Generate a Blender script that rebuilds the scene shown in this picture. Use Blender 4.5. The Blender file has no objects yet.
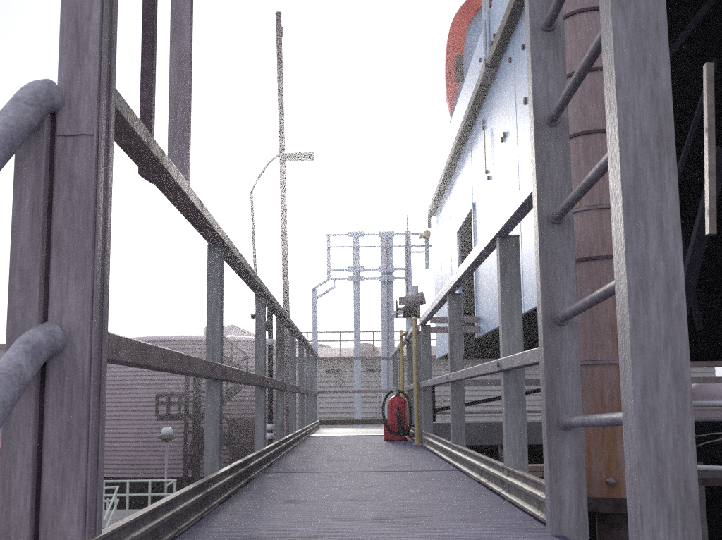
import bpy, bmesh, math, random
from mathutils import Vector, Matrix, Euler
random.seed(7)
sc = bpy.context.scene
R = math.radians

# ------------------------------------------------------------------ camera, world, sun, exposure
FPX = 880.0                      # focal length in pixels of a 722 px wide frame
CAM_H = 0.40                     # eye height above the walkway deck (z = 0)
cam_d = bpy.data.cameras.new("camera")
cam = bpy.data.objects.new("camera", cam_d)
sc.collection.objects.link(cam)
cam_d.sensor_width = 36.0
cam_d.lens = 36.0 * FPX / 722.0
cam_d.clip_start = 0.02
cam_d.clip_end = 3000
cam.location = (0, 0, CAM_H)
cam.matrix_world = Matrix.Translation((0, 0, CAM_H)) @ (Matrix.Rotation(R(-0.54), 4, 'Z') @ Matrix.Rotation(R(90 + 8.53), 4, 'X') @ Matrix.Rotation(R(-0.7), 4, 'Z'))
sc.camera = cam
CAMR = cam.matrix_world.to_3x3()

SUN_EL, SUN_AZ = R(13.8), R(-2.5)    # azimuth from +Y, negative = to the left
w = bpy.data.worlds.new("World")
sc.world = w
w.use_nodes = True
nt = w.node_tree
bg = nt.nodes["Background"]
sky = nt.nodes.new("ShaderNodeTexSky")
sky.sky_type = 'NISHITA'
sky.sun_disc = False
sky.sun_elevation = SUN_EL
sky.sun_rotation = SUN_AZ
sky.air_density = 1.5
sky.dust_density = 5.0
sky.ozone_density = 2.0
hs = nt.nodes.new("ShaderNodeHueSaturation")
hs.inputs["Saturation"].default_value = 0.32
mixw = nt.nodes.new("ShaderNodeMixRGB")
mixw.inputs[0].default_value = 0.85
mixw.inputs[2].default_value = (7.6, 8.1, 9.6, 1)      # thin white overcast in front of the clear sky
nt.links.new(sky.outputs[0], hs.inputs["Color"])
wtc = nt.nodes.new("ShaderNodeTexCoord")
wno = nt.nodes.new("ShaderNodeTexNoise"); wno.inputs["Scale"].default_value = 2.2; wno.inputs["Detail"].default_value = 6
wmp = nt.nodes.new("ShaderNodeMapping"); wmp.inputs["Scale"].default_value = (1, 1, 2.5)
nt.links.new(wtc.outputs["Generated"], wmp.inputs["Vector"]); nt.links.new(wmp.outputs[0], wno.inputs["Vector"])
wrp = nt.nodes.new("ShaderNodeValToRGB")
wrp.color_ramp.elements[0].position = 0.3; wrp.color_ramp.elements[1].position = 0.7
wrp.color_ramp.elements[0].color = (4.4, 4.75, 5.6, 1); wrp.color_ramp.elements[1].color = (5.7, 6.0, 6.7, 1)
nt.links.new(wno.outputs[0], wrp.inputs[0]); nt.links.new(wrp.outputs[0], mixw.inputs[2])
nt.links.new(hs.outputs[0], mixw.inputs[1])
nt.links.new(mixw.outputs[0], bg.inputs[0])
bg.inputs[1].default_value = 0.12

sun_d = bpy.data.lights.new("sun", 'SUN')
sun_d.energy = 2.0
sun_d.angle = R(10)
sun_d.color = (1.0, 0.95, 0.88)
sun = bpy.data.objects.new("sun", sun_d)
sc.collection.objects.link(sun)
sdir = Vector((math.sin(SUN_AZ) * math.cos(SUN_EL), math.cos(SUN_AZ) * math.cos(SUN_EL), math.sin(SUN_EL)))
sun.rotation_euler = (-sdir).to_track_quat('-Z', 'Y').to_euler()
sun.location = (0, 0, 30)
sc.view_settings.view_transform = 'Standard'
sc.view_settings.look = 'None'
sc.view_settings.gamma = 1.0
sc.view_settings.exposure = 0.4
sc.cycles.max_bounces = 6
sc.cycles.diffuse_bounces = 3
sc.cycles.glossy_bounces = 3
sc.cycles.volume_bounces = 1
sc.cycles.use_denoising = False

# ------------------------------------------------------------------ helpers
def P(px, py, Y):
    """world point at distance Y (along +Y) that stands behind photo pixel (px, py)"""
    d = CAMR @ Vector(((px - 361) / FPX, -(py - 270) / FPX, -1.0))
    t = Y / d.y
    return Vector((d.x * t, Y, CAM_H + d.z * t))
def PX(px, py, X):
    """world point on the plane x = X behind photo pixel"""
    d = CAMR @ Vector(((px - 361) / FPX, -(py - 270) / FPX, -1.0))
    t = X / d.x
    return Vector((X, d.y * t, CAM_H + d.z * t))

class MB:
    def __init__(s):
        s.v = []; s.f = []; s.sm = []
    def add(s, vs, fs, smooth=False):
        n = len(s.v)
        s.v += [tuple(v) for v in vs]
        s.f += [tuple(i + n for i in f) for f in fs]
        s.sm += [smooth] * len(fs)
        return s
    def box(s, x0, x1, y0, y1, z0, z1):
        if x0 > x1: x0, x1 = x1, x0
        if y0 > y1: y0, y1 = y1, y0
        if z0 > z1: z0, z1 = z1, z0
        return s.add([(x0,y0,z0),(x1,y0,z0),(x1,y1,z0),(x0,y1,z0),(x0,y0,z1),(x1,y0,z1),(x1,y1,z1),(x0,y1,z1)],
                     [(0,3,2,1),(4,5,6,7),(0,1,5,4),(1,2,6,5),(2,3,7,6),(3,0,4,7)])
    def tube(s, pts, r, n=12, caps=True, r1=None, smooth=True):
        pts = [Vector(p) for p in pts]
        m = len(pts); vs = []; fs = []
        a = (pts[1] - pts[0]).normalized()
        ref = Vector((0,0,1)) if abs(a.z) < 0.9 else Vector((1,0,0))
        u = a.cross(ref).normalized()
        for i, p in enumerate(pts):
            t = (pts[min(i+1, m-1)] - pts[max(i-1, 0)]).normalized()
            u = (u - t * u.dot(t)).normalized()
            v = t.cross(u)
            rr = r if r1 is None else r + (r1 - r) * i / (m - 1)
            for k in range(n):
                an = 2 * math.pi * k / n
                vs.append(p + (u * math.cos(an) + v * math.sin(an)) * rr)
        for i in range(m - 1):
            for k in range(n):
                fs.append((i*n+k, i*n+(k+1) % n, (i+1)*n+(k+1) % n, (i+1)*n+k))
        s.add(vs, fs, smooth)
        if caps:
            s.add(vs[:n], [tuple(reversed(range(n)))])
            s.add(vs[-n:], [tuple(range(n))])
        return s
    def bar(s, a, b, wd, ht, up=(0,0,1)):
        """rectangular bar from a to b; wd across, ht along 'up'"""
        a = Vector(a); b = Vector(b); t = (b - a).normalized()
        up = Vector(up)
        if abs(t.dot(up)) > 0.98: up = Vector((0,1,0))
        sd = t.cross(up).normalized(); u = sd.cross(t).normalized()
        vs = []
        for p in (a, b):
            for (i, j) in ((-1,-1),(1,-1),(1,1),(-1,1)):
                vs.append(p + sd * (i*wd/2) + u * (j*ht/2))
        return s.add(vs, [(0,3,2,1),(4,5,6,7),(0,1,5,4),(1,2,6,5),(2,3,7,6),(3,0,4,7)][0:0] + [(3,2,1,0),(4,5,6,7),(0,1,5,4),(1,2,6,5),(2,3,7,6),(3,0,4,7)])
    def lathe(s, cx, cy, prof, n=24, smooth=True):
        """prof: list of (r, z)"""
        vs = []; fs = []
        for (r, z) in prof:
            for k in range(n):
                an = 2 * math.pi * k / n
                vs.append((cx + r*math.cos(an), cy + r*math.sin(an), z))
        for i in range(len(prof) - 1):
            for k in range(n):
                fs.append((i*n+k, i*n+(k+1) % n, (i+1)*n+(k+1) % n, (i+1)*n+k))
        return s.add(vs, fs, smooth)
    def extr(s, prof, y0, y1):
        """closed profile of (x, z) swept along Y"""
        n = len(prof)
        vs = [(x, y0, z) for x, z in prof] + [(x, y1, z) for x, z in prof]
        fs = [(i, (i+1) % n, n+(i+1) % n, n+i) for i in range(n)]
        fs += [tuple(reversed(range(n))), tuple(range(n, 2*n))]
        return s.add(vs, fs)
    def mesh(s, name, off=(0,0,0)):
        o = Vector(off)
        me = bpy.data.meshes.new(name)
        me.from_pydata([tuple(Vector(v) - o) for v in s.v], [], s.f)
        me.polygons.foreach_set("use_smooth", s.sm)
        bm = bmesh.new(); bm.from_mesh(me)
        bmesh.ops.recalc_face_normals(bm, faces=bm.faces)
        bm.to_mesh(me); bm.free()
        return me

def link(o):
    sc.collection.objects.link(o); return o
def wloc(o):
    l = Vector(o.location)
    while o.parent:
        o = o.parent; l += Vector(o.location)
    return l
def bevel(o, wd=0.003, seg=2):
    m = o.modifiers.new("bevel", 'BEVEL'); m.width = wd; m.segments = seg; m.limit_method = 'ANGLE'; m.angle_limit = R(40)
    m.harden_normals = False
def part(name, mb, mat, parent=None, bv=0, kind=None, label=None):
    off = wloc(parent) if parent else (0,0,0)
    o = bpy.data.objects.new(name, mb.mesh(name, off))
    o.data.materials.append(mat)
    if parent: o.parent = parent
    if bv: bevel(o, bv)
    if kind: o["kind"] = kind
    if label: o["label"] = label
    return link(o)
def inst(src, parent, loc):
    """copy of a piece that shares its mesh; loc is relative to the source"""
    o = src.copy(); o.parent = parent
    o.location = Vector(loc)
    return link(o)
def thing(name, label, cat, loc=(0,0,0), group=None):
    o = bpy.data.objects.new(name, None)
    o.empty_display_size = 0.2
    o.location = loc; o["label"] = label; o["category"] = cat
    if group: o["group"] = group
    return link(o)
def tag(o, label, cat, group=None):
    o["label"] = label; o["category"] = cat
    if group: o["group"] = group
    return o
def struct(name, mb, mat, parent=None, bv=0):
    o = part(name, mb, mat, parent, bv)
    if not parent: o["kind"] = "structure"
    return o

# ------------------------------------------------------------------ materials
def mat(name, col, rough=0.6, metal=0.0, col2=None, scale=6.0, bump=0.15, rust=0.0, rustcol=(0.16, 0.07, 0.035), streak=False, spec=0.5, bscale=90.0, rsc=3.0, fine=110.0, zr=None):
    m = bpy.data.materials.new(name); m.use_nodes = True
    n = m.node_tree.nodes; l = m.node_tree.links
    b = n["Principled BSDF"]
    b.inputs["Roughness"].default_value = rough
    b.inputs["Metallic"].default_value = metal
    b.inputs["Specular IOR Level"].default_value = spec
    geo = n.new("ShaderNodeNewGeometry")
    mp = n.new("ShaderNodeMapping")
    l.new(geo.outputs["Position"], mp.inputs["Vector"])
    if streak: mp.inputs["Scale"].default_value = (1, 1, 0.12)
    nz = n.new("ShaderNodeTexNoise"); nz.inputs["Scale"].default_value = scale; nz.inputs["Detail"].default_value = 8; nz.inputs["Roughness"].default_value = 0.7
    l.new(mp.outputs[0], nz.inputs["Vector"])
    rp = n.new("ShaderNodeValToRGB")
    rp.color_ramp.elements[0].position = 0.35; rp.color_ramp.elements[1].position = 0.68
    c2 = col2 or tuple(c * 0.62 for c in col)
    rp.color_ramp.elements[0].color = (*c2, 1); rp.color_ramp.elements[1].color = (*col, 1)
    l.new(nz.outputs[0], rp.inputs[0])
    out = rp.outputs[0]
    if rust > 0:
        n2 = n.new("ShaderNodeTexNoise"); n2.inputs["Scale"].default_value = rsc; n2.inputs["Detail"].default_value = 10; n2.inputs["Roughness"].default_value = 0.75
        l.new(mp.outputs[0], n2.inputs["Vector"])
        r2 = n.new("ShaderNodeValToRGB")
        r2.color_ramp.elements[0].position = 0.62 - 0.3 * rust; r2.color_ramp.elements[1].position = 0.74 - 0.22 * rust
        r2.color_ramp.elements[0].color = (0,0,0,1); r2.color_ramp.elements[1].color = (1,1,1,1)
        if zr:
            sx = n.new("ShaderNodeSeparateXYZ"); l.new(geo.outputs["Position"], sx.inputs[0])
            zm_ = n.new("ShaderNodeMapRange"); l.new(sx.outputs[2], zm_.inputs[0])
            zm_.inputs[1].default_value = zr[0]; zm_.inputs[2].default_value = zr[1]; zm_.inputs[3].default_value = zr[2]; zm_.inputs[4].default_value = zr[3]
            za = n.new("ShaderNodeMath"); za.operation = 'ADD'; l.new(n2.outputs[0], za.inputs[0]); l.new(zm_.outputs[0], za.inputs[1])
            l.new(za.outputs[0], r2.inputs[0])
        else:
            l.new(n2.outputs[0], r2.inputs[0])
        mx = n.new("ShaderNodeMixRGB")
        l.new(r2.outputs[0], mx.inputs[0]); l.new(out, mx.inputs[1]); mx.inputs[2].default_value = (*rustcol, 1)
        out = mx.outputs[0]
        mr = n.new("ShaderNodeMapRange")
        l.new(r2.outputs[0], mr.inputs[0]); mr.inputs[3].default_value = rough; mr.inputs[4].default_value = 0.9
        l.new(mr.outputs[0], b.inputs["Roughness"])
        mm = n.new("ShaderNodeMapRange")
        l.new(r2.outputs[0], mm.inputs[0]); mm.inputs[3].default_value = metal; mm.inputs[4].default_value = 0.0
        l.new(mm.outputs[0], b.inputs["Metallic"])
    if fine:
        nf = n.new("ShaderNodeTexNoise"); nf.inputs["Scale"].default_value = fine; nf.inputs["Detail"].default_value = 5; nf.inputs["Roughness"].default_value = 0.8
        l.new(mp.outputs[0] if streak else geo.outputs["Position"], nf.inputs["Vector"])
        rf_ = n.new("ShaderNodeMapRange"); rf_.inputs[1].default_value = 0.3; rf_.inputs[2].default_value = 0.7; rf_.inputs[3].default_value = 0.7; rf_.inputs[4].default_value = 1.3
        l.new(nf.outputs[0], rf_.inputs[0])
        mf = n.new("ShaderNodeVectorMath"); mf.operation = 'SCALE'
        l.new(out, mf.inputs[0]); l.new(rf_.outputs[0], mf.inputs["Scale"])
        out = mf.outputs[0]
    l.new(out, b.inputs["Base Color"])
    if bump:
        nb = n.new("ShaderNodeTexNoise"); nb.inputs["Scale"].default_value = bscale; nb.inputs["Detail"].default_value = 4
        l.new(geo.outputs["Position"], nb.inputs["Vector"])
        ad = n.new("ShaderNodeMath"); ad.operation = 'ADD'
        l.new(nb.outputs[0], ad.inputs[0]); l.new(nz.outputs[0], ad.inputs[1])
        bp = n.new("ShaderNodeBump"); bp.inputs["Strength"].default_value = bump; bp.inputs["Distance"].default_value = 0.01
        l.new(ad.outputs[0], bp.inputs["Height"]); l.new(bp.outputs[0], b.inputs["Normal"])
    return m

GALV  = mat("galvanised_steel", (0.39, 0.36, 0.395), 0.55, 0.05, (0.23, 0.20, 0.21), 14, 0.12, rust=0.2, spec=0.35, rustcol=(0.13, 0.08, 0.08), streak=True)
POST  = mat("weathered_grey_post_paint", (0.39, 0.39, 0.395), 0.6, 0.05, (0.235, 0.225, 0.235), 18, 0.15, rust=0.16, rustcol=(0.14, 0.09, 0.08), streak=True)
RAILB = mat("brown_grey_rail_paint", (0.42, 0.355, 0.335), 0.5, 0.1, (0.24, 0.19, 0.18), 12, 0.15, rust=0.25, rustcol=(0.13, 0.08, 0.06))
RAILW = mat("glare_pale_rail_paint", (0.52, 0.50, 0.56), 0.32, 0.0, (0.40, 0.37, 0.43), 12, 0.08, rust=0.08)  # rail colour lightened to stand in for sun glare on its face
TOE   = mat("olive_toe_board_paint", (0.34, 0.30, 0.275), 0.62, 0.1, (0.16, 0.135, 0.12), 10, 0.2, rust=0.3, rustcol=(0.12, 0.085, 0.07))
COLM  = mat("purple_grey_column_paint", (0.45, 0.385, 0.42), 0.55, 0.1, (0.29, 0.235, 0.265), 20, 0.15, rust=0.15, rustcol=(0.12, 0.07, 0.06), streak=True)
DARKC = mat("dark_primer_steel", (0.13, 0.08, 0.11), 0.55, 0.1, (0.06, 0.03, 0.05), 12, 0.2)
PIPEH = mat("pale_pipe_paint", (0.56, 0.53, 0.58), 0.45, 0.1, (0.28, 0.25, 0.31), 16, 0.2)
DECK  = mat("worn_deck_plate", (0.135, 0.115, 0.235), 0.8, 0.0, (0.06, 0.05, 0.12), 7, 0.5, rust=0.25, rustcol=(0.055, 0.045, 0.07), bscale=160, rsc=2.5, fine=45)
def add_tread(m):
    n = m.node_tree.nodes; l = m.node_tree.links
    bp = [x for x in n if x.type == 'BUMP'][0]
    geo = [x for x in n if x.type == 'NEW_GEOMETRY'][0]
    wv = n.new("ShaderNodeTexWave"); wv.bands_direction = 'Y'; wv.inputs["Scale"].default_value = 10.5; wv.inputs["Distortion"].default_value = 0.6; wv.inputs["Detail"].default_value = 2
    l.new(geo.outputs["Position"], wv.inputs["Vector"])
    b2 = n.new("ShaderNodeBump"); b2.inputs["Strength"].default_value = 0.5; b2.inputs["Distance"].default_value = 0.004
    l.new(wv.outputs["Fac"], b2.inputs["Height"]); l.new(bp.outputs[0], b2.inputs["Normal"])
    l.new(b2.outputs[0], n["Principled BSDF"].inputs["Normal"])
add_tread(DECK)
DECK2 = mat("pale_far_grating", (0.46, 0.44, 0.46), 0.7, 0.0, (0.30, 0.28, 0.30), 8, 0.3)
YEL   = mat("yellow_safety_paint", (0.72, 0.56, 0.24), 0.5, 0, (0.52, 0.40, 0.20), 12, 0.15)
WHITE = mat("blue_white_hull_paint", (0.52, 0.63, 0.80), 0.5, 0.0, (0.45, 0.55, 0.74), 0.8, 0.05, rust=0.0, bscale=20, spec=0.25, fine=6.0)
BEAMR = mat("rusty_fender_beam", (0.15, 0.11, 0.085), 0.75, 0.0, (0.07, 0.05, 0.04), 9, 0.5, rust=0.3)
LUG   = mat("rust_brown_bolt", (0.20, 0.10, 0.075), 0.8, 0, None, 9, 0.1)
RED   = mat("red_trim_paint", (0.88, 0.11, 0.05), 0.6, 0, (0.55, 0.04, 0.03), 2, 0.05)
BLACK = mat("black_steel_and_shade", (0.012, 0.010, 0.014), 0.9, 0, (0.006, 0.005, 0.007), 5, 0.0, spec=0.0)  # near-black steel; its colour also stands in for deep shade
BRACE = mat("dark_purple_brace", (0.04, 0.032, 0.05), 0.8, 0.0, (0.02, 0.015, 0.025), 8, 0.2, spec=0.1)
DUCT  = mat("rusting_duct_steel", (0.50, 0.39, 0.41), 0.40, 0.1, (0.29, 0.19, 0.185), 7, 0.15, rust=0.5, rustcol=(0.29, 0.14, 0.08), streak=True, rsc=7, zr=(0.0, 1.9, 0.10, -0.07))
DUCTL = mat("rusted_duct_foot", (0.27, 0.18, 0.19), 0.6, 0.1, (0.16, 0.08, 0.07), 7, 0.2, rust=0.6, rustcol=(0.23, 0.095, 0.05), streak=True, rsc=2.6)
RING  = mat("duct_band_steel", (0.34, 0.29, 0.34), 0.35, 0.4, (0.2, 0.15, 0.17), 9, 0.2, rust=0.3)
EXTR  = mat("extinguisher_red", (0.55, 0.025, 0.05), 0.35, 0, (0.42, 0.018, 0.035), 9, 0.05)
RUB   = mat("black_rubber", (0.015, 0.013, 0.015), 0.6, 0, (0.01, 0.009, 0.01), 9, 0.1)
WHT   = mat("white_enamel", (0.78, 0.80, 0.84), 0.4, 0, (0.66, 0.67, 0.72), 5, 0.05)
TANK  = mat("lilac_ribbed_cladding", (0.50, 0.41, 0.45), 0.5, 0.0, (0.38, 0.29, 0.335), 0.6, 0.1, rust=0.05, rustcol=(0.2, 0.12, 0.12), streak=False)
CLAD  = mat("cream_clapboard", (0.60, 0.555, 0.53), 0.7, 0, (0.46, 0.41, 0.40), 0.7, 0.1, rust=0.06, rustcol=(0.3, 0.2, 0.18))
ROOF  = mat("brown_roof_felt", (0.20, 0.13, 0.14), 0.8, 0, None, 1.2, 0.2)
STAIR = mat("dark_stair_steel", (0.05, 0.03, 0.045), 0.8, 0.0, None, 6, 0.1, spec=0.1)
BACKP = mat("brown_backing_plate", (0.15, 0.10, 0.12), 0.8, 0, None, 3, 0.1, spec=0.1)
GRNR  = mat("pale_green_rail_paint", (0.66, 0.70, 0.62), 0.5, 0, (0.52, 0.56, 0.5), 9, 0.1)
CONC  = mat("grey_concrete", (0.22, 0.205, 0.22), 0.85, 0, (0.13, 0.12, 0.13), 3, 0.5)
TAN   = mat("tan_steel", (0.42, 0.34, 0.34), 0.7, 0, None, 6, 0.2)
PINKB = mat("pink_brick_stack", (0.50, 0.34, 0.30), 0.85, 0, None, 6, 0.4)
GRND  = mat("oily_yard_ground", (0.16, 0.14, 0.14), 0.9, 0, (0.10, 0.085, 0.09), 0.3, 0.4)
REDB  = mat("faded_red_container", (0.38, 0.13, 0.11), 0.6, 0, (0.30, 0.10, 0.09), 2, 0.2)
TOWER = mat("glare_faded_tower_paint", (0.80, 0.83, 0.90), 0.5, 0.0, (0.72, 0.75, 0.84), 4, 0.2)  # base colour paled to imitate glare over the tower
POLEM = mat("dark_mast_paint", (0.07, 0.03, 0.05), 0.6, 0.1, (0.07, 0.04, 0.06), 5, 0.2)
LAMPP = mat("lamp_post_galvanised", (0.33, 0.32, 0.30), 0.5, 0.3, None, 5, 0.2)
DIFF  = mat("glow_tinted_diffuser", (0.75, 0.72, 0.45), 0.3, 0, (0.7, 0.66, 0.4), 5, 0.02)  # yellow tint stands in for the glow under the lamp head
VALVE = mat("grimy_valve_iron", (0.13, 0.10, 0.10), 0.75, 0.1, (0.04, 0.028, 0.03), 12, 0.3, rust=0.2, spec=0.2)

# ------------------------------------------------------------------ ground and haze
GZ = -7.0
gm = MB(); gm.box(-900, 900, -900, 1500, GZ - 0.6, GZ)
struct("ground", gm, GRND)

# ------------------------------------------------------------------ walkway deck
wk = bpy.data.objects.new("walkway", None); link(wk); wk["kind"] = "structure"
XL, XR = -0.545, 0.62
seams = [-0.8, 1.05, 2.6, 3.65, 5.23, 6.9, 8.7, 10.72]
for a, b in zip(seams[:-1], seams[1:]):
    dz = random.uniform(-0.002, 0.002)
    part("deck_plate", MB().box(XL, XR, a + 0.004, b - 0.004, -0.03 + dz, dz), DECK, wk, bv=0.002)
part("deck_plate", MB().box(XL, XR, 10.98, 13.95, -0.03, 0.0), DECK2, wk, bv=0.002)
part("nosing", MB().box(XL, XR, 10.724, 10.976, -0.03, 0.010), YEL, wk, bv=0.002)
for y in (0.1, 2.5, 5.0, 7.5, 10.2, 13.5):
    part("cross_beam", MB().box(XL + 0.03, XR - 0.03, y, y + 0.1, -0.19, -0.034), STAIR, wk)
for x in (XL - 0.06, XR + 0.0):
    part("stringer", MB().box(x, x + 0.06, -0.8, 13.95, -0.26, -0.055), DARKC, wk)
for y in (-0.4, 6.6, 13.4):
    for x in (XL + 0.05, XR - 0.17):
        part("trestle_leg", MB().box(x, x + 0.12, y + 0.02, y + 0.14, GZ, -0.195), DARKC, wk)

# ------------------------------------------------------------------ left handrail
RT, RB = 1.145, 1.095           # top rail
lh = thing("handrail", "long grey steel handrail along the left edge of the walkway", "handrail", (-0.6, 1.9, 0))
IL = -0.556
part("top_rail", MB().box(IL - 0.078, IL, 2.003, 13.86, RB, RT), RAILB, lh, bv=0.004)
part("mid_rail", MB().box(IL - 0.055, IL, 2.003, 13.86, 0.502, 0.566), RAILB, lh, bv=0.004)
# ribbed toe board: vertical plate with two rolled lips
def toe_profile(x, s, z0=0.012, z1=0.125):
    # x = inner plane, s = +1 if the walkway lies towards +x
    h = z1 - z0
    p = [(0, 0), (0.020, 0.0), (0.020, 0.10*h), (0.004, 0.16*h), (0.004, 0.46*h), (0.020, 0.52*h), (0.020, 0.64*h), (0.004, 0.70*h), (0.004, 0.86*h), (0.014, 0.92*h), (0.014, h), (-0.012, h), (-0.012, 0)]
    return [(x + s*a, z0 + b) for a, b in p]
part("toe_board", MB().extr(toe_profile(IL, 1), 1.2, 13.86), TOE, lh, bv=0.0015)
py = [3.86, 5.75, 7.25, 8.75, 10.2, 11.7, 13.78]
p0 = part("post", MB().box(IL - 0.079, IL - 0.014, py[0] - 0.07, py[0], -0.25, RB - 0.002), POST, lh, bv=0.004)
for y in py[1:]:
    inst(p0, lh, (0, y - py[0], 0))
wb = part("weld_bead", MB().tube([(IL - 0.0125, py[0] - 0.07, RB - 0.006), (IL - 0.0125, py[0], RB - 0.006)], 0.005, 6).tube([(IL - 0.012, py[0] - 0.0715, RB - 0.006), (IL - 0.075, py[0] - 0.0715, RB - 0.006)], 0.005, 6), POST, lh)
bm_ = part("bolt", MB().tube([(IL + 0.0002, py[0] - 0.035, 0.534), (IL + 0.009, py[0] - 0.035, 0.534)], 0.011, 6, smooth=False), RAILB, lh)
for y in py[1:]:
    inst(wb, lh, (0, y - py[0], 0)); inst(bm_, lh, (0, y - py[0], 0))
# bolts through toe board and posts
b0 = part("bolt", MB().tube([(IL + 0.0045, py[0] - 0.035, 0.053), (IL + 0.016, py[0] - 0.035, 0.053)], 0.008, 6, smooth=False), GALV, lh)
for y in py[1:5]:
    inst(b0, lh, (0, y - py[0], 0))

# big column that rises beside the left handrail
bc = thing("steel_column", "thick purple-grey steel column at the near end of the left handrail, rising out of the picture", "column", (-0.6, 1.93, -0.26))
part("shaft", MB().extr([(IL - 0.092, -0.26), (IL - 0.092, 4.2), (IL, 4.2), (IL, -0.26)], 1.86, 1.99), COLM, bc, bv=0.006)
part("flange_strip", MB().box(IL + 0.0002, IL + 0.006, 1.872, 1.905, -0.26, 4.2), COLM, bc, bv=0.002)
part("flange_strip", MB().box(IL + 0.0002, IL + 0.006, 1.945, 1.978, -0.26, 4.2), COLM, bc, bv=0.002)
part("weld_seam", MB().tube([(IL - 0.085, 1.858, 0.985), (IL - 0.06, 1.857, 0.983), (IL - 0.03, 1.858, 0.986), (IL - 0.006, 1.858, 0.984)], 0.002, 6), COLM, bc)

# stair handrail leaving to the left
sh = thing("stair_handrail", "pale round pipe handrail sloping down to the left from behind the thick column", "handrail", (-0.69, 1.85, -0.26))
part("post", MB().box(-0.726, -0.6595, 1.84, 1.90, -1.2, 1.05), COLM, sh, bv=0.004)
part("shadow_strip", MB().box(-0.6592, -0.6485, 1.87, 1.90, -1.2, 1.04), DARKC, sh)  # dark strip added in the gap, standing in for its shadow line
a0 = P(50, 96, 1.86); a1 = P(36, 100, 1.83); a2 = P(18, 120, 1.78); a3 = P(-60, 213, 1.55); a4 = P(-420, 700, 1.0)
def curve(pts, n=6):
    pts = [Vector(p) for p in pts]; out = []
    q = [pts[0]*2 - pts[1]] + pts + [pts[-1]*2 - pts[-2]]
    for i in range(1, len(q) - 2):
        for k in range(n):
            t = k / n
            out.append(0.5 * ((2*q[i]) + (q[i+1]-q[i-1])*t + (2*q[i-1]-5*q[i]+4*q[i+1]-q[i+2])*t*t + (-q[i-1]+3*q[i]-3*q[i+1]+q[i+2])*t*t*t))
    out.append(pts[-1]); return out
part("top_pipe", MB().tube(curve([a0, a1, a2, a3, a4]), 0.038, 20), PIPEH, sh)
c0 = P(52, 338, 1.86); c1 = P(36, 346, 1.82); c2 = P(18, 368, 1.76); c3 = P(-60, 480, 1.5); c4 = P(-420, 1000, 1.0)
part("mid_pipe", MB().tube(curve([c0, c1, c2, c3, c4]), 0.036, 20), PIPEH, sh)
part("lower_post", MB().box(-1.62, -1.56, 1.22, 1.28, -2.2, -0.35), COLM, sh, bv=0.004)

# two uprights bolted to the outside of the left top rail
for (xa, xb, Y, nm) in ((131.5, 144.5, 2.72, "slim dark upright above the left top rail, its cut foot showing below the rail"),
                        (165, 187, 3.35, "wider purple upright bolted outside the left top rail, farther of the two")):
    x0 = (xa - 354) / FPX * Y; x1 = (xb - 354) / FPX * Y
    zf = 1.10 if xa < 150 else 1.22
    x1 = IL - 0.083; x0 = x1 - (xb - xa) / FPX * Y
    t = thing("steel_upright", nm, "upright", ((x0 + x1) / 2, Y, zf), group="uprights above the left top rail")
    part("channel", MB().add([(x0, Y, zf + 0.025), (x1, Y, zf), (x1, Y + 0.05, zf), (x0, Y + 0.05, zf + 0.025), (x0, Y, 5.2), (x1, Y, 5.2), (x1, Y + 0.05, 5.2), (x0, Y + 0.05, 5.2)],
         [(0,3,2,1),(4,5,6,7),(0,1,5,4),(1,2,6,5),(2,3,7,6),(3,0,4,7)]), DARKC if xa < 150 else COLM, t, bv=0.003)

# ------------------------------------------------------------------ right handrail
IR = 0.60
rh = thing("handrail", "grey steel handrail along the right edge, running from the ladder to the yellow post", "handrail", (0.63, 2.8, 0))
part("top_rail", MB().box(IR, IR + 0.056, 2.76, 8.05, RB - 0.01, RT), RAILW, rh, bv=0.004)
part("mid_rail", MB().box(IR, IR + 0.045, 2.83, 8.05, 0.52, 0.57), GALV, rh, bv=0.004)
part("toe_board", MB().extr(toe_profile(XR + 0.002, -1, 0.012, 0.135), 2.775, 8.0), TOE, rh, bv=0.0015)
qy = [3.62, 5.62, 7.95]
p1 = part("post", MB().box(IR + 0.012, IR + 0.10, qy[0], qy[0] + 0.07, -0.25, RB - 0.012), POST, rh, bv=0.004)
for y in qy[1:]:
    inst(p1, rh, (0, y - qy[0], 0))
bm_ = part("bolt", MB().tube([(IR - 0.0002, qy[0] + 0.035, 0.545), (IR - 0.009, qy[0] + 0.035, 0.545)], 0.011, 6, smooth=False), GALV, rh)
wb = part("weld_bead", MB().tube([(IR + 0.010, qy[0] - 0.002, RB - 0.014), (IR + 0.10, qy[0] - 0.002, RB - 0.014)], 0.005, 6), POST, rh)
for y in qy[1:]:
    inst(bm_, rh, (0, y - qy[0], 0)); inst(wb, rh, (0, y - qy[0], 0))
b1 = part("bolt", MB().tube([(XR - 0.002, qy[0] + 0.035, 0.052), (XR - 0.014, qy[0] + 0.035, 0.052)], 0.008, 6, smooth=False), GALV, rh)
for y in qy[1:]:
    inst(b1, rh, (0, y - qy[0], 0))
# far part of the right handrail
r2 = thing("handrail", "far short length of grey handrail behind the red extinguisher", "handrail", (0.63, 9, 0))
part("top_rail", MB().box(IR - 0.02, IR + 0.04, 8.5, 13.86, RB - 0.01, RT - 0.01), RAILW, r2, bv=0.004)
part("mid_rail", MB().box(IR - 0.02, IR + 0.025, 8.5, 13.86, 0.52, 0.57), GALV, r2, bv=0.004)
part("toe_board", MB().extr(toe_profile(XR + 0.002, -1), 8.5, 13.86), TOE, r2)
sy = [8.6, 10.0, 11.8, 13.75]
p2 = part("post", MB().box(IR + 0.0, IR + 0.07, sy[0], sy[0] + 0.07, -0.25, RB - 0.012), POST, r2, bv=0.004)
for y in sy[1:]:
    inst(p2, r2, (0, y - sy[0], 0))
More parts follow.
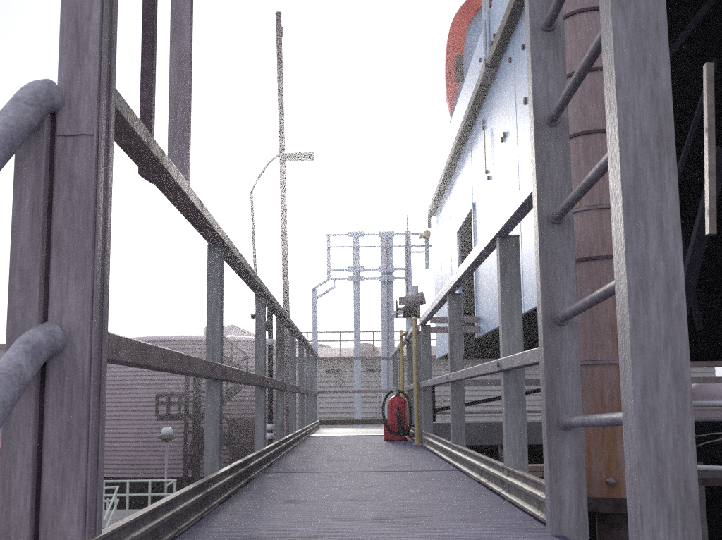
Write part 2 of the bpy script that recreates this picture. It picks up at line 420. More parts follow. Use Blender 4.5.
# end railing
er = thing("end_railing", "weathered railing closing the far end of the walkway", "railing", (0, 13.9, 0))
part("top_rail", MB().box(-0.60, 0.62, 13.87, 13.92, 1.06, 1.10), TAN, er, bv=0.003)
part("mid_rail", MB().box(-0.60, 0.62, 13.87, 13.92, 0.535, 0.585), TAN, er, bv=0.003)
part("toe_board", MB().box(-0.60, 0.62, 13.89, 13.91, 0.05, 0.13), BEAMR, er, bv=0.003)
for x in (-0.66, 0.66):
    part("post", MB().box(x - 0.035, x + 0.035, 13.865, 13.925, -0.25, 1.12), POST, er, bv=0.003)

# yellow posts
for (px, Y, zt, lb) in ((416.5, 8.25, 1.16, "taller yellow painted post at the gap in the right handrail"),
                        (402.5, 9.95, 1.20, "thin yellow pipe just behind the fire extinguisher, strapped over the far handrail")):
    c = P(px, 400, Y)
    t = thing("yellow_post", lb, "post", (c.x, Y, 0), group="yellow posts by the extinguisher")
    part("pipe", MB().tube([(c.x, Y, 0.013), (c.x, Y, zt)], 0.021, 12), YEL, t)
    part("base_plate", MB().box(c.x - 0.035, c.x + 0.035, Y - 0.05, Y + 0.05, 0.002, 0.012), YEL, t)
    if px < 410:
        part("strap", MB().bar((c.x + 0.0, Y, 1.13), (c.x + 0.09, Y - 1.0, 1.145), 0.05, 0.012), YEL, t)
    else:
        part("cap", MB().lathe(c.x, Y, [(0.0, zt + 0.03), (0.02, zt + 0.02), (0.026, zt), (0.021, zt - 0.01)], 12), YEL, t)

# ------------------------------------------------------------------ fire extinguisher
EY = 9.45
ex = P(397, 438, EY).x
fe = thing("fire_extinguisher", "red fire extinguisher looped with black hose on the deck by the right handrail", "extinguisher", (ex, EY, 0))
part("cylinder", MB().lathe(ex + 0.01, EY, [(0.0, 0.035), (0.09, 0.035), (0.105, 0.05), (0.108, 0.10), (0.108, 0.36), (0.10, 0.40), (0.075, 0.435), (0.04, 0.455), (0.028, 0.46), (0.0, 0.46)], 28), EXTR, fe)
part("stand", MB().box(ex - 0.14, ex + 0.10, EY - 0.11, EY + 0.11, 0.002, 0.03).box(ex - 0.14, ex + 0.06, EY - 0.125, EY - 0.111, 0.002, 0.19), EXTR, fe, bv=0.006)
part("valve_neck", MB().lathe(ex + 0.01, EY, [(0.0, 0.46), (0.03, 0.461), (0.03, 0.50), (0.02, 0.51), (0.02, 0.54), (0.0, 0.54)], 16), LAMPP, fe)
part("handle", MB().bar((ex - 0.10, EY, 0.553), (ex + 0.04, EY, 0.535), 0.03, 0.016).bar((ex - 0.10, EY, 0.515), (ex + 0.0, EY, 0.51), 0.026, 0.012), WHT, fe, bv=0.003)
hz = [(0.0, 0.0, 0.50), (-0.06, -0.05, 0.50), (-0.125, -0.09, 0.42), (-0.145, -0.12, 0.30), (-0.125, -0.14, 0.18), (-0.075, -0.145, 0.10), (-0.02, -0.14, 0.075), (0.03, -0.135, 0.10), (0.055, -0.13, 0.17)]
part("hose", MB().tube(curve([(ex + a, EY + b, c) for a, b, c in hz]), 0.015, 12), RUB, fe)
hz = [(0.03, 0.0, 0.51), (0.09, -0.04, 0.48), (0.135, -0.07, 0.38), (0.145, -0.08, 0.25), (0.13, -0.10, 0.12), (0.08, -0.13, 0.06)]
part("hose", MB().tube(curve([(ex + a, EY + b, c) for a, b, c in hz]), 0.016, 12), RUB, fe)
part("horn", MB().tube([(ex + 0.012, EY - 0.125, 0.34), (ex + 0.02, EY - 0.13, 0.24), (ex + 0.05, EY - 0.14, 0.05)], 0.012, 12, r1=0.042), RUB, fe)
part("gauge", MB().tube([(ex - 0.02, EY - 0.03, 0.485), (ex - 0.02, EY - 0.05, 0.485)], 0.022, 16), WHT, fe)
# coiled hose end beside it
part("hose_coil", MB().tube([(ex + 0.17 + 0.055*math.cos(t*0.5), EY - 0.02 - 0.01*math.sin(t*0.3), 0.085 + 0.06*math.sin(t*0.5)) for t in range(26)], 0.012, 8), RUB, fe)

# ------------------------------------------------------------------ ladder on the right
ld = thing("ladder", "tall grey steel fixed ladder standing against the right handrail", "ladder", (0.66, 2.3, -0.3))
def channel(y0, y1, x0, x1, z0, z1, t=0.012):
    # U section: web faces the camera, lips point away
    prof = [(x0, y0), (x1, y0), (x1, y1), (x1 - t, y1), (x1 - t, y0 + t), (x0 + t, y0 + t), (x0 + t, y1), (x0, y1)]
    m = MB(); n = len(prof)
    m.add([(a, b, z0) for a, b in prof] + [(a, b, z1) for a, b in prof],
          [(i, (i+1) % n, n+(i+1) % n, n+i) for i in range(n)] + [tuple(reversed(range(n))), tuple(range(n, 2*n))])
    return m
part("stile", channel(1.87, 1.965, 0.590, 0.715, -0.3, 3.6), GALV, ld, bv=0.004)
part("stile", channel(2.70, 2.77, 0.582, 0.695, -0.3, 3.6), GALV, ld, bv=0.004)
g0 = part("rung", MB().tube([(0.642, 1.94, 0.36), (0.642, 2.72, 0.33)], 0.0165, 14), GALV, ld)
for k in range(1, 9):
    inst(g0, ld, (0, 0, 0.318 * k))
w0 = part("weld_collar", MB().tube([(0.642, 2.690, 0.3312), (0.642, 2.6985, 0.3308)], 0.022, 12, r1=0.025), GALV, ld)
for k in range(1, 9):
    inst(w0, ld, (0, 0, 0.318 * k))
part("foot_bracket", MB().box(0.60, 0.72, 1.965, 2.70, -0.12, -0.05), DARKC, ld)

# ------------------------------------------------------------------ duct behind the ladder
DY = 4.0
dx = P(603, 260, DY).x
dr = 0.148
duct = thing("vertical_duct", "rusty round duct of banded sections standing behind the ladder", "duct", (dx, DY, -0.05))
zs = [P(610, y, DY).z for y in (497, 363, 262, 213, 140, 80, 22, -60, -140, -220)]
for i in range(len(zs) - 1):
    r = dr + (0.003 if i % 2 else 0)
    part("duct_section", MB().lathe(dx, DY, [(r, zs[i] + 0.008), (r + 0.001, (zs[i] + zs[i+1]) / 2), (r, zs[i+1] - 0.008)], 40), DUCT, duct)
    part("band", MB().lathe(dx, DY, [(r - 0.006, zs[i+1] - 0.012), (r + 0.009, zs[i+1] - 0.009), (r + 0.009, zs[i+1] + 0.005), (r - 0.006, zs[i+1] + 0.009)], 40, smooth=False), RING if i in (0, 2, 6) else DARKC, duct)
part("base_flange", MB().lathe(dx, DY, [(0, zs[0] - 0.05), (dr + 0.012, zs[0] - 0.05), (dr + 0.012, zs[0] + 0.01), (dr - 0.01, zs[0] + 0.012)], 40, smooth=False), VALVE, duct)
part("tail_pipe", MB().lathe(dx, DY, [(dr * 0.6, zs[0] - 2.8), (dr * 0.6, zs[0] - 0.05)], 24), VALVE, duct)
part("grease_nipple", MB().lathe(dx - 0.06, DY - dr - 0.01, [(0, zs[0] + 0.10), (0.022, zs[0] + 0.09), (0.024, zs[0] + 0.075), (0, zs[0] + 0.06)], 12), RING, duct)

# ------------------------------------------------------------------ dark steelwork at the right
dk = thing("boiler_house", "black steel-clad structure filling the right side behind the ladder", "structure", (4, 7, GZ))
xw = 2.05
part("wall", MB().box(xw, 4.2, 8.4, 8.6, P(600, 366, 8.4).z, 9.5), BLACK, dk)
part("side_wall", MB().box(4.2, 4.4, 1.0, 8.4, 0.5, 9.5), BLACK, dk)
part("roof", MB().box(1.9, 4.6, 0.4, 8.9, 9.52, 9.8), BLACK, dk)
def bpart(name, a, b, wd, ht, m, par, bv=0):
    return part(name, MB().bar(a, b, wd, ht), m, par, bv)
bpart("brace", P(660, 66, 6.5), P(720, -10, 6.5), 0.05, 0.05, BRACE, dk)
bpart("brace", P(668, 205, 6.2), P(716, 60, 6.2), 0.035, 0.035, BRACE, dk)
bpart("brace", P(676, 330, 6.2), P(722, 150, 6.2), 0.09, 0.09, BRACE, dk)
bpart("brace", P(640, 60, 7.5), P(700, 330, 7.5), 0.05, 0.05, BRACE, dk)
part("hanger", MB().bar(P(708.5, 64, 5.0), P(711.2, 235, 5.0), 0.045, 0.06, (0, 1, 0)), RAILB, dk, bv=0.004)
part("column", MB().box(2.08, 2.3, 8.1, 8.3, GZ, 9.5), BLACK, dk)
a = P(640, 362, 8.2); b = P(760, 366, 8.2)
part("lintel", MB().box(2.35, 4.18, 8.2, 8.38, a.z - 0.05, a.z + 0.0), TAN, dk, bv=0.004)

# ------------------------------------------------------------------ white hull
HX = 2.5
hull = thing("white_casing", "huge blue-white painted steel casing hanging over the right of the walkway", "casing", (HX, 17, 1.6))
Y0, Y1 = 8.7, 26.8
zb = PX(540, 305, HX).z
ZT = CAM_H + 2.78 * HX
zm = CAM_H + 2.27 * HX
oy0, oy1, oz1 = PX(476, 300, HX).y, PX(460, 300, HX).y, PX(476, 203, HX).z
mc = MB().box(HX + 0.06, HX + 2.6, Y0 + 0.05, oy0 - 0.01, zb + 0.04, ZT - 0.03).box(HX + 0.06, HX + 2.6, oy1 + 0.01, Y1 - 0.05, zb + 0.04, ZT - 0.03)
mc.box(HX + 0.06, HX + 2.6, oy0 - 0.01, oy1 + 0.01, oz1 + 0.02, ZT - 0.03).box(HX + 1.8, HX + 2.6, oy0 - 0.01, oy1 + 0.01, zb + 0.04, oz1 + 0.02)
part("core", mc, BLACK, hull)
# wall panels, with the tall opening left out
ys = [Y0, 10.7, 12.8, 14.9, oy0, oy1, 22.0, 24.4, Y1]
rows = [(zb, zm), (zm, ZT)]
for i in range(len(ys) - 1):
    for j, (z0, z1) in enumerate(rows):
        if i == 4 and j == 0: z0 = oz1
        k = random.uniform(-0.004, 0.004)
        part("wall_panel", MB().box(HX + k, HX + 0.059, ys[i] + 0.005, ys[i+1] - 0.005, z0 + 0.005, z1 - 0.005), WHITE, hull, bv=0.004)
part("underside", MB().box(HX + 0.061, HX + 2.59, Y0, Y1, zb + 0.002, zb + 0.038), BLACK, hull)  # coloured black to stand in for shade under the casing
part("door_frame", MB().box(HX - 0.03, HX - 0.005, oy0 - 0.12, oy0 - 0.002, zb, oz1 + 0.1).box(HX - 0.03, HX - 0.005, oy1 + 0.002, oy1 + 0.12, zb, oz1 + 0.1).box(HX - 0.028, HX - 0.005, oy0 - 0.002, oy1 + 0.002, oz1 + 0.001, oz1 + 0.1), WHITE, hull)
# fender beam
jy = PX(495, 82, HX).y
part("fender_beam", MB().box(HX - 0.17, HX - 0.006, Y0, jy - 0.02, zm - 0.09, zm + 0.10), BEAMR, hull, bv=0.006)
part("fender_beam", MB().box(HX - 0.19, HX - 0.006, jy + 0.02, Y1 - 0.4, zm - 0.08, zm + 0.11), BEAMR, hull, bv=0.006)
part("splice_plate", MB().box(HX - 0.21, HX - 0.004, jy - 0.35, jy + 0.35, zm - 0.12, zm - 0.092).box(HX - 0.215, HX - 0.195, jy - 0.3, jy + 0.3, zm - 0.09, zm + 0.1), TAN, hull, bv=0.004)
part("end_hook", MB().tube([(HX - 0.1, Y1 - 0.4, zm), (HX - 0.12, Y1 - 0.2, zm - 0.1), (HX - 0.12, Y1 - 0.2, zm - 0.4)], 0.06, 8), BEAMR, hull)
# vertical conduits
cy = PX(487, 60, HX).y
part("conduit", MB().tube([(HX - 0.03, cy, zm + 0.12), (HX - 0.03, cy, ZT + 0.4)], 0.03, 8), WHT, hull)
part("conduit", MB().tube([(HX - 0.03, cy - 0.42, zm + 0.12), (HX - 0.03, cy - 0.42, ZT + 0.4)], 0.03, 8), WHT, hull)
q = PX(487, 130, HX); q2 = PX(487, 172, HX)
part("chain", MB().tube([(HX - 0.05, q.y, q.z), (HX - 0.05, q.y, q2.z)], 0.012, 6), YEL, hull)
for (px, py_) in ((495, 36), (493, 43), (524, 47), (531, 92), (526, 101), (481, 60), (472, 104), (505, 135), (503, 140), (484, 122), (484, 128), (487, 172), (489, 178), (491, 5), (511, 60)):
    q = PX(px, py_, HX)
    part("rusty_lug", MB().tube([(HX - 0.03, q.y, q.z), (HX + 0.004, q.y, q.z)], 0.04 + random.random() * 0.02, 9), LUG, hull)
# stub beams out of the casing
for k, y_ in enumerate((320, 330)):
    a = P(430, y_, 17.4)
    part("stub_beam", MB().box(a.x, HX + 0.05 if False else 2.495, 17.35, 17.47, a.z - 0.06, a.z + 0.06), TAN, hull, bv=0.005)
part("hanger", MB().box(2.1, 2.16, 17.28, 17.34, 1.3, 2.3), WHT, hull)

# red-trimmed hood behind the casing
RY = 25.4
hood = thing("red_trimmed_hood", "round-shouldered lilac hood edged with a broad red band above the white casing", "hood", (3.5, RY, ZT))
outer = [(451, 112), (446.8, 95), (446, 72), (446.3, 52), (447.8, 38), (450.5, 25), (454.8, 15), (460.5, 6.5), (467, -1), (475, -8), (500, -22), (560, -36), (700, -40)]
inner = [(452, 112), (459, 84), (463, 70), (464, 56), (464.3, 44), (466, 31), (469, 23), (474, 15), (480, 7), (489, -1), (510, -10), (565, -20), (700, -24)]
def band(pa, pb, y0, y1):
    m = MB(); n = len(pa)
    A = [P(*p, y0) for p in pa]; B = [P(*p, y0) for p in pb]
    sh_ = Vector((0, y1 - y0, 0))
    vs = A + B + [v + sh_ for v in A] + [v + sh_ for v in B]
    fs = []
    for i in range(n - 1):
        fs += [(i, i+1, n+i+1, n+i), (2*n+i+1, 2*n+i, 3*n+i, 3*n+i+1), (i+1, i, 2*n+i, 2*n+i+1), (n+i, n+i+1, 3*n+i+1, 3*n+i)]
    fs += [(0, n, 3*n, 2*n), (n-1, 3*n-1, 4*n-1, 2*n-1)]
    m.add(vs, fs); return m
part("trim_band", band(outer, inner, RY, RY + 0.35), RED, hood, bv=0.01)
A = [P(*p, RY + 0.22) for p in inner]
n = len(A)
g0_ = P(444, 150, RY + 0.22)
vs = A + [Vector((A[-1].x, A[-1].y, ZT - 3)), Vector((g0_.x, g0_.y, ZT - 3)), g0_]
m_ = MB(); k = len(vs)
m_.add(vs + [v + Vector((0, 3, 0)) for v in vs], [tuple(range(k)), tuple(reversed(range(k, 2*k)))] + [(i, (i+1) % k, k+(i+1) % k, k+i) for i in range(k)])
part("gable", m_, WHITE, hood)
a = P(456, 57, RY - 0.05); b = P(463, 82, RY - 0.05)
part("shade_box", MB().box(a.x, b.x, RY - 0.25, RY - 0.01, b.z, a.z), VALVE, hood)  # dark box standing in for shadow inside the red band

# ------------------------------------------------------------------ tower frame at the end of the walkway
TY = 17.0
tw = thing("platform_tower", "pale blue-grey steel frame tower with railed upper platform beyond the end of the walkway", "tower", (0.2, TY, GZ))
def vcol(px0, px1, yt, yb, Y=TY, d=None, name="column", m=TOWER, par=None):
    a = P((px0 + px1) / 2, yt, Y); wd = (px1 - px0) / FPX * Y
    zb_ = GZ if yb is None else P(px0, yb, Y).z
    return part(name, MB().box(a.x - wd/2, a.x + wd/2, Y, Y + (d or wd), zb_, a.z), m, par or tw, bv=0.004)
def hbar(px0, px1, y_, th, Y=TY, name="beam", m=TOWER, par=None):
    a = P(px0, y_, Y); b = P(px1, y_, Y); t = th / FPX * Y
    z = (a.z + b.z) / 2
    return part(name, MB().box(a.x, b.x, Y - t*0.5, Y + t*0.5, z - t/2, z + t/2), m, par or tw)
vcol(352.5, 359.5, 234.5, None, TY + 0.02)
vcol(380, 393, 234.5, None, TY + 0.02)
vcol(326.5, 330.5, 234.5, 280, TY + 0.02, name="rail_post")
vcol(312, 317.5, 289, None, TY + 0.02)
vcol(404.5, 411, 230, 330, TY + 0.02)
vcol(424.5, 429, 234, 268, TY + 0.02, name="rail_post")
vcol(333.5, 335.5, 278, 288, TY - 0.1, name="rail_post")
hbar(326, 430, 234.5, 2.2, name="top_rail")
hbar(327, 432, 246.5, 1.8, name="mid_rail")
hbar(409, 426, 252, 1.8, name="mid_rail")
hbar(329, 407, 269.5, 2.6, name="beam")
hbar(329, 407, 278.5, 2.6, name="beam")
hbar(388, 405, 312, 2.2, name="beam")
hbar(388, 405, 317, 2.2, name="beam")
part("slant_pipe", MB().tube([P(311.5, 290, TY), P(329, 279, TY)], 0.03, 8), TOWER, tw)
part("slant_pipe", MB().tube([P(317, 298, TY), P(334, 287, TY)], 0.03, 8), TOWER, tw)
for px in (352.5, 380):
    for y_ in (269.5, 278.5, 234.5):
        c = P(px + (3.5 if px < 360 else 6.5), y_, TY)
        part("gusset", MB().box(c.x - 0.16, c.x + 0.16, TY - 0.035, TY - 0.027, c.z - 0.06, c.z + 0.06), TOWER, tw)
part("conduit", MB().tube([P(387, 236, TY - 0.05), P(388, 300, TY - 0.05), P(388, 395, TY - 0.05)], 0.018, 6), TAN, tw)
part("conduit", MB().tube([P(407, 215, TY - 0.05), P(407, 300, TY - 0.05)], 0.014, 6), TAN, tw)
# depth: the same frame repeated two metres farther back, platform plate between
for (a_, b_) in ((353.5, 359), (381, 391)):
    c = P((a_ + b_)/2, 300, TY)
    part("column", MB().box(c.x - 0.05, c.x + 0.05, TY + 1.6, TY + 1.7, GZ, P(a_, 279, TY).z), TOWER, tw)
a = P(329, 278, TY); b = P(411, 278, TY)

yb_ = P(427, 233, TY - 0.2)
bl = thing("beacon", "small yellow beacon on the upper right corner of the pale frame tower", "beacon", yb_)
part("dome", MB().lathe(yb_.x, yb_.y, [(0.075, yb_.z - 0.05), (0.075, yb_.z + 0.01), (0.05, yb_.z + 0.05), (0, yb_.z + 0.07)], 16), YEL, bl)
part("base", MB().box(yb_.x - 0.16, yb_.x + 0.06, yb_.y - 0.04, yb_.y + 0.2, yb_.z - 0.08, yb_.z - 0.052), YEL, bl)

# motorised valve
VY = 13.5
c = P(409, 309, VY)
vv = thing("motor_valve", "grimy grey motor and valve cluster beyond the yellow post", "valve", (c.x, VY, c.z))
VM = TAN
part("motor", MB().tube([(c.x - 0.06, VY, c.z + 0.10), (c.x + 0.24, VY - 0.05, c.z + 0.17)], 0.10, 16), VM, vv, bv=0.01)
part("gearbox", MB().box(c.x - 0.10, c.x + 0.12, VY - 0.10, VY + 0.10, c.z - 0.13, c.z + 0.04), VALVE, vv, bv=0.02)
part("handwheel", MB().tube([(c.x - 0.19, VY + 0.13*math.cos(t*math.pi/8), c.z + 0.13*math.sin(t*math.pi/8)) for t in range(17)], 0.014, 6), VALVE, vv)
part("spindle", MB().tube([(c.x - 0.20, VY, c.z), (c.x - 0.09, VY, c.z)], 0.025, 8), VM, vv)
part("flange", MB().tube([(c.x + 0.12, VY, c.z - 0.04), (c.x + 0.17, VY, c.z - 0.04)], 0.11, 14), VM, vv)
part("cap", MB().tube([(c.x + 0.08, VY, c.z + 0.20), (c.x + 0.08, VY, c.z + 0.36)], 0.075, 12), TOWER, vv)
part("junction_box", MB().box(c.x - 0.16, c.x - 0.04, VY - 0.13, VY - 0.03, c.z + 0.05, c.z + 0.17), VM, vv, bv=0.01)
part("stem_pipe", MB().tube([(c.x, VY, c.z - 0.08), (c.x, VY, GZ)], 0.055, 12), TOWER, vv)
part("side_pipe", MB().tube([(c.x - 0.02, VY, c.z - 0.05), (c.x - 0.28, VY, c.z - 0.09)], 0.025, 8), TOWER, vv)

# ------------------------------------------------------------------ mast, street lamp, goose neck
MYY = 25.0
a = P(278.5, 13, MYY); b = P(286.5, 315, MYY)
d_ = (b - a) / (b.z - a.z)
bot = a + d_ * (GZ - a.z)
ms = thing("mast", "tall thin dark mast rising above the left handrail", "mast", bot)
part("shaft", MB().tube([bot, a], 0.115, 16, r1=0.088), POLEM, ms)
part("cap", MB().lathe(a.x, a.y, [(0.095, a.z - 0.05), (0.10, a.z + 0.01), (0, a.z + 0.04)], 16), POLEM, ms)
part("cleat", MB().box(a.x + 0.07, a.x + 0.15, a.y - 0.05, a.y + 0.05, a.z - 0.75, a.z - 0.45), POLEM, ms)

SY = 21.0
sl = thing("street_lamp", "bent-arm street lamp crossing in front of the tall dark mast", "street lamp", (P(253, 300, SY).x, SY, GZ))
pts = [P(251.5, 192, SY), P(257, 180, SY), P(268, 164, SY), P(277, 156, SY), P(283, 153.5, SY)]
base = P(255.5, 275, SY)
dd = (base - pts[0]) / (base.z - pts[0].z)
bot = pts[0] + dd * (GZ - pts[0].z)
part("post", MB().tube([bot, pts[0]], 0.062, 14, r1=0.04), LAMPP, sl)
part("arm", MB().tube(pts, 0.032, 12), LAMPP, sl)
h0 = P(280, 153, SY); h1 = P(315, 151.5, SY); tz = 7.5 / FPX * SY
hd = MB()
for (t0, t1, zz0, zz1, w_) in ((0, 1, 0.02, -tz, 0.13),):
    x0, x1 = h0.x, h1.x
    zt = h0.z + 0.01
    hd.add([(x0, SY-0.10, zt-0.04), (x1, SY-0.13, zt), (x1, SY+0.13, zt), (x0, SY+0.10, zt-0.04), (x0, SY-0.13, zt-0.16), (x1, SY-0.15, zt-0.16), (x1, SY+0.15, zt-0.16), (x0, SY+0.13, zt-0.16)],
           [(0,1,2,3),(7,6,5,4),(0,4,5,1),(1,5,6,2),(2,6,7,3),(3,7,4,0)])
part("lamp_head", hd, LAMPP, sl, bv=0.02)
part("diffuser", MB().box(x0 + 0.03, x1 - 0.03, SY - 0.11, SY + 0.11, zt - 0.215, zt - 0.163), DIFF, sl, bv=0.02)

gy = 12.2
g = P(270.5, 345, gy)
gn = thing("vent_pipe", "black goose-neck vent pipe with white collars just outside the left handrail", "pipe", (g.x, gy, GZ))
part("pipe", MB().tube(curve([(g.x, gy, GZ), (g.x, gy, g.z), P(268.5, 332, gy), P(263, 321, gy), P(257, 316, gy), P(251, 317, gy)], 5), 0.036, 12), RUB, gn)
for y_ in (342, 427, 436):
    z = P(270, y_, gy).z
    part("collar", MB().lathe(g.x, gy, [(0.036, z - 0.04), (0.052, z - 0.035), (0.052, z + 0.035), (0.036, z + 0.04)], 14), WHT, gn)

# ------------------------------------------------------------------ ribbed tank on the left
TKY = 48.0; TR = 7.3
tc = P(196, 400, TKY).x
ztop = 3.3; zbot = -2.85
tk = thing("storage_tank", "big lilac ribbed storage tank beyond the left handrail", "tank", (tc, TKY, GZ))
prof = []
z = zbot
while z < ztop - 0.01:
    prof += [(TR, z), (TR, z + 0.12), (TR - 0.09, z + 0.135), (TR - 0.09, z + 0.185)]
    z += 0.2
prof.append((TR, ztop))
part("shell", MB().lathe(tc, TKY, prof, 96, smooth=False), TANK, tk)
part("roof", MB().lathe(tc, TKY, [(TR + 0.1, ztop), (TR + 0.1, ztop + 0.08), (TR * 0.5, ztop + 0.55), (0, ztop + 0.8)], 64), TANK, tk)
part("skirt", MB().lathe(tc, TKY, [(TR - 0.5, GZ), (TR - 0.5, zbot)], 64), BLACK, tk)  # black colour stands in for the shade beneath the tank
part("roof_hatch", MB().lathe(tc + 1.5, TKY - 3, [(0.6, ztop + 0.3), (0.6, ztop + 0.95), (0.3, ztop + 1.1), (0, ztop + 1.12)], 20), TANK, tk)
part("bund_wall", MB().box(tc - 12, tc + 9, 43.5, 43.8, GZ, -3.3), BLACK, tk)  # black wall standing in for the shaded pit below the tank

# stair tower in front of the tank
QY = 38.5
stt = thing("stair_tower", "dark zigzag stair tower with a small railed landing in front of the ribbed tank", "stairs", (P(200, 400, QY).x, QY, GZ))
def ppt(px, py_, Y=QY): return P(px, py_, Y)
for px in (187, 193, 199, 206):
    a = ppt(px, 368); part("post", MB().box(a.x - 0.09, a.x + 0.09, QY + (0.6 if px in (193, 206) else 0), QY + 0.12 + (0.6 if px in (193, 206) else 0), GZ, a.z + (0.2 if px == 193 else 0)), STAIR, stt)
for y_ in (376, 392, 432, 455):
    a = ppt(186, y_); b = ppt(207, y_); part("tie_beam", MB().box(a.x, b.x, QY - 0.05, QY + 0.05, a.z - 0.06, a.z + 0.06), STAIR, stt)
a = ppt(160, 416); b = ppt(205, 416)
part("landing", MB().box(a.x, b.x, QY - 0.7, QY + 0.7, a.z - 0.2, a.z + 0.08), STAIR, stt)
for y_ in (395.5, 403.5):
    a = ppt(161, y_); b = ppt(187, y_); part("rail", MB().box(a.x, b.x, QY - 0.74, QY - 0.66, a.z - 0.06, a.z + 0.06), STAIR, stt)
for px in (161, 172, 183):
    a = ppt(px, 395); b = ppt(px, 416); part("rail_post", MB().box(a.x - 0.07, a.x + 0.07, QY - 0.75, QY - 0.65, b.z, a.z), STAIR, stt)
def flight(p0_, p1_, nst, wdt=0.9):
    a = ppt(*p0_); b = ppt(*p1_)
    part("stringer", MB().bar(a, b, 0.08, 0.34), STAIR, stt)
    part("stringer", MB().bar(a + Vector((0, wdt, 0)), b + Vector((0, wdt, 0)), 0.06, 0.28), STAIR, stt)
    for k in range(nst):
        c = a.lerp(b, (k + 0.5) / nst)
        part("tread", MB().box(c.x - 0.13, c.x + 0.13, QY + 0.04, QY + wdt - 0.04, c.z + 0.02, c.z + 0.06), TAN, stt)
    up = Vector((0, -0.05, 0.95)); part("handrail", MB().bar(a + up, b + up, 0.10, 0.10), STAIR, stt)
    for k in (0.02, 0.5, 0.98):
        c = a.lerp(b, k); part("baluster", MB().bar(c + Vector((0, -0.05, 0)), c + up, 0.08, 0.08), STAIR, stt)
flight((206, 414), (248, 378), 9)
flight((206, 425), (252, 462), 9)
flight((190, 470), (206, 428), 5)
a = ppt(226, 420); b = ppt(252, 470)
part("backing_plate", MB().box(a.x, b.x, QY + 1.1, QY + 1.2, b.z, a.z), BACKP, stt)
flight((248, 378), (215, 352), 6)

# lower platform with green rails, bell lamp
LY = 28.0
lp = thing("lower_platform", "low platform with pale green railings below the ribbed tank", "platform", (P(140, 500, LY).x, LY, GZ))
a = P(60, 515, LY); b = P(196, 515, LY)
part("deck", MB().box(a.x, b.x, LY - 3.0, LY + 1.2, a.z - 0.25, a.z), TAN, lp)
for px in (70, 150, 190):
    q = P(px, 515, LY); part("support", MB().box(q.x - 0.12, q.x + 0.12, LY - 0.4, LY - 0.16, GZ, a.z - 0.25), STAIR, lp)
for y_ in (481.5, 495.5):
    p_ = P(100, y_, LY); q = P(176, y_, LY)
    part("rail", MB().tube([(p_.x, LY, p_.z), (q.x, LY, p_.z), (q.x + 0.05, LY - 1.6, p_.z)], 0.035, 8), GRNR, lp)
for px in (104, 128, 150, 175):
    p_ = P(px, 481, LY); part("rail_post", MB().tube([(p_.x, LY, a.z), (p_.x, LY, p_.z)], 0.04, 8), GRNR, lp)
for y_, Yn in ((487, 0), (500, 0)):
    p_ = P(118, y_, LY - 1.2); q = P(96, y_ + 2, LY - 1.2)
    part("rail", MB().tube([q, p_, P(104, y_ + 34, LY - 3.4)], 0.035, 8), GRNR, lp)
for px in (116, 108):
    p_ = P(px, 488 + (118 - px), LY - 1.6); part("rail_post", MB().tube([(p_.x, p_.y, a.z), p_], 0.035, 8), GRNR, lp)
bq = P(167, 434, LY + 0.6)
be = thing("bell_lamp", "white bell-shaped lamp on a thin pole in front of the ribbed tank", "lamp", (bq.x, LY + 0.6, P(167, 515, LY).z))
part("pole", MB().tube([(bq.x, LY + 0.6, P(167, 515, LY).z), (bq.x, LY + 0.6, bq.z - 0.05)], 0.04, 10), PIPEH, be)
part("shade", MB().lathe(bq.x, LY + 0.6, [(0, bq.z + 0.2), (0.12, bq.z + 0.2), (0.16, bq.z + 0.16), (0.19, bq.z - 0.04), (0.15, bq.z - 0.03)], 24), WHT, be)
part("skirt", MB().lathe(bq.x, LY + 0.6, [(0.192, bq.z - 0.03), (0.29, bq.z - 0.12), (0.29, bq.z - 0.15), (0.2, bq.z - 0.13)], 24), VALVE, be)
part("lamp_glass", MB().lathe(bq.x, LY + 0.6, [(0.2, bq.z - 0.12), (0.16, bq.z - 0.2), (0.06, bq.z - 0.25), (0, bq.z - 0.26)], 20), VALVE, be)

# far-left things
p_ = P(-60, 345, 62); q = P(14, 345, 62)
wh = thing("warehouse", "low distant warehouse at the left edge behind the stair handrail", "building", ((p_.x + q.x)/2, 62, GZ))
part("wall", MB().box(p_.x - 12, q.x + 1, 62, 74, GZ, p_.z - 0.3), TANK, wh)
part("roof", MB().box(p_.x - 12.3, q.x + 1.3, 61.6, 74.4, p_.z - 0.298, p_.z), ROOF, wh)
for k in range(4):
    part("window", MB().box(q.x - 3 - 3*k, q.x - 1.4 - 3*k, 61.93, 61.995, p_.z - 2.6, p_.z - 1.4), BLACK, wh)
p_ = P(-40, 448, 30); q = P(12, 535, 30)
cn = thing("container", "faded red steel container seen at the lower left edge", "container", (p_.x, 31, GZ))
part("body", MB().box(p_.x - 2.0, q.x, 30, 36, GZ, p_.z), REDB, cn, bv=0.03)
for k in range(10):
    part("rib", MB().box(q.x - 0.25 - 0.4*k, q.x - 0.12 - 0.4*k, 29.95, 29.998, GZ + 0.2, p_.z - 0.15), REDB, cn)

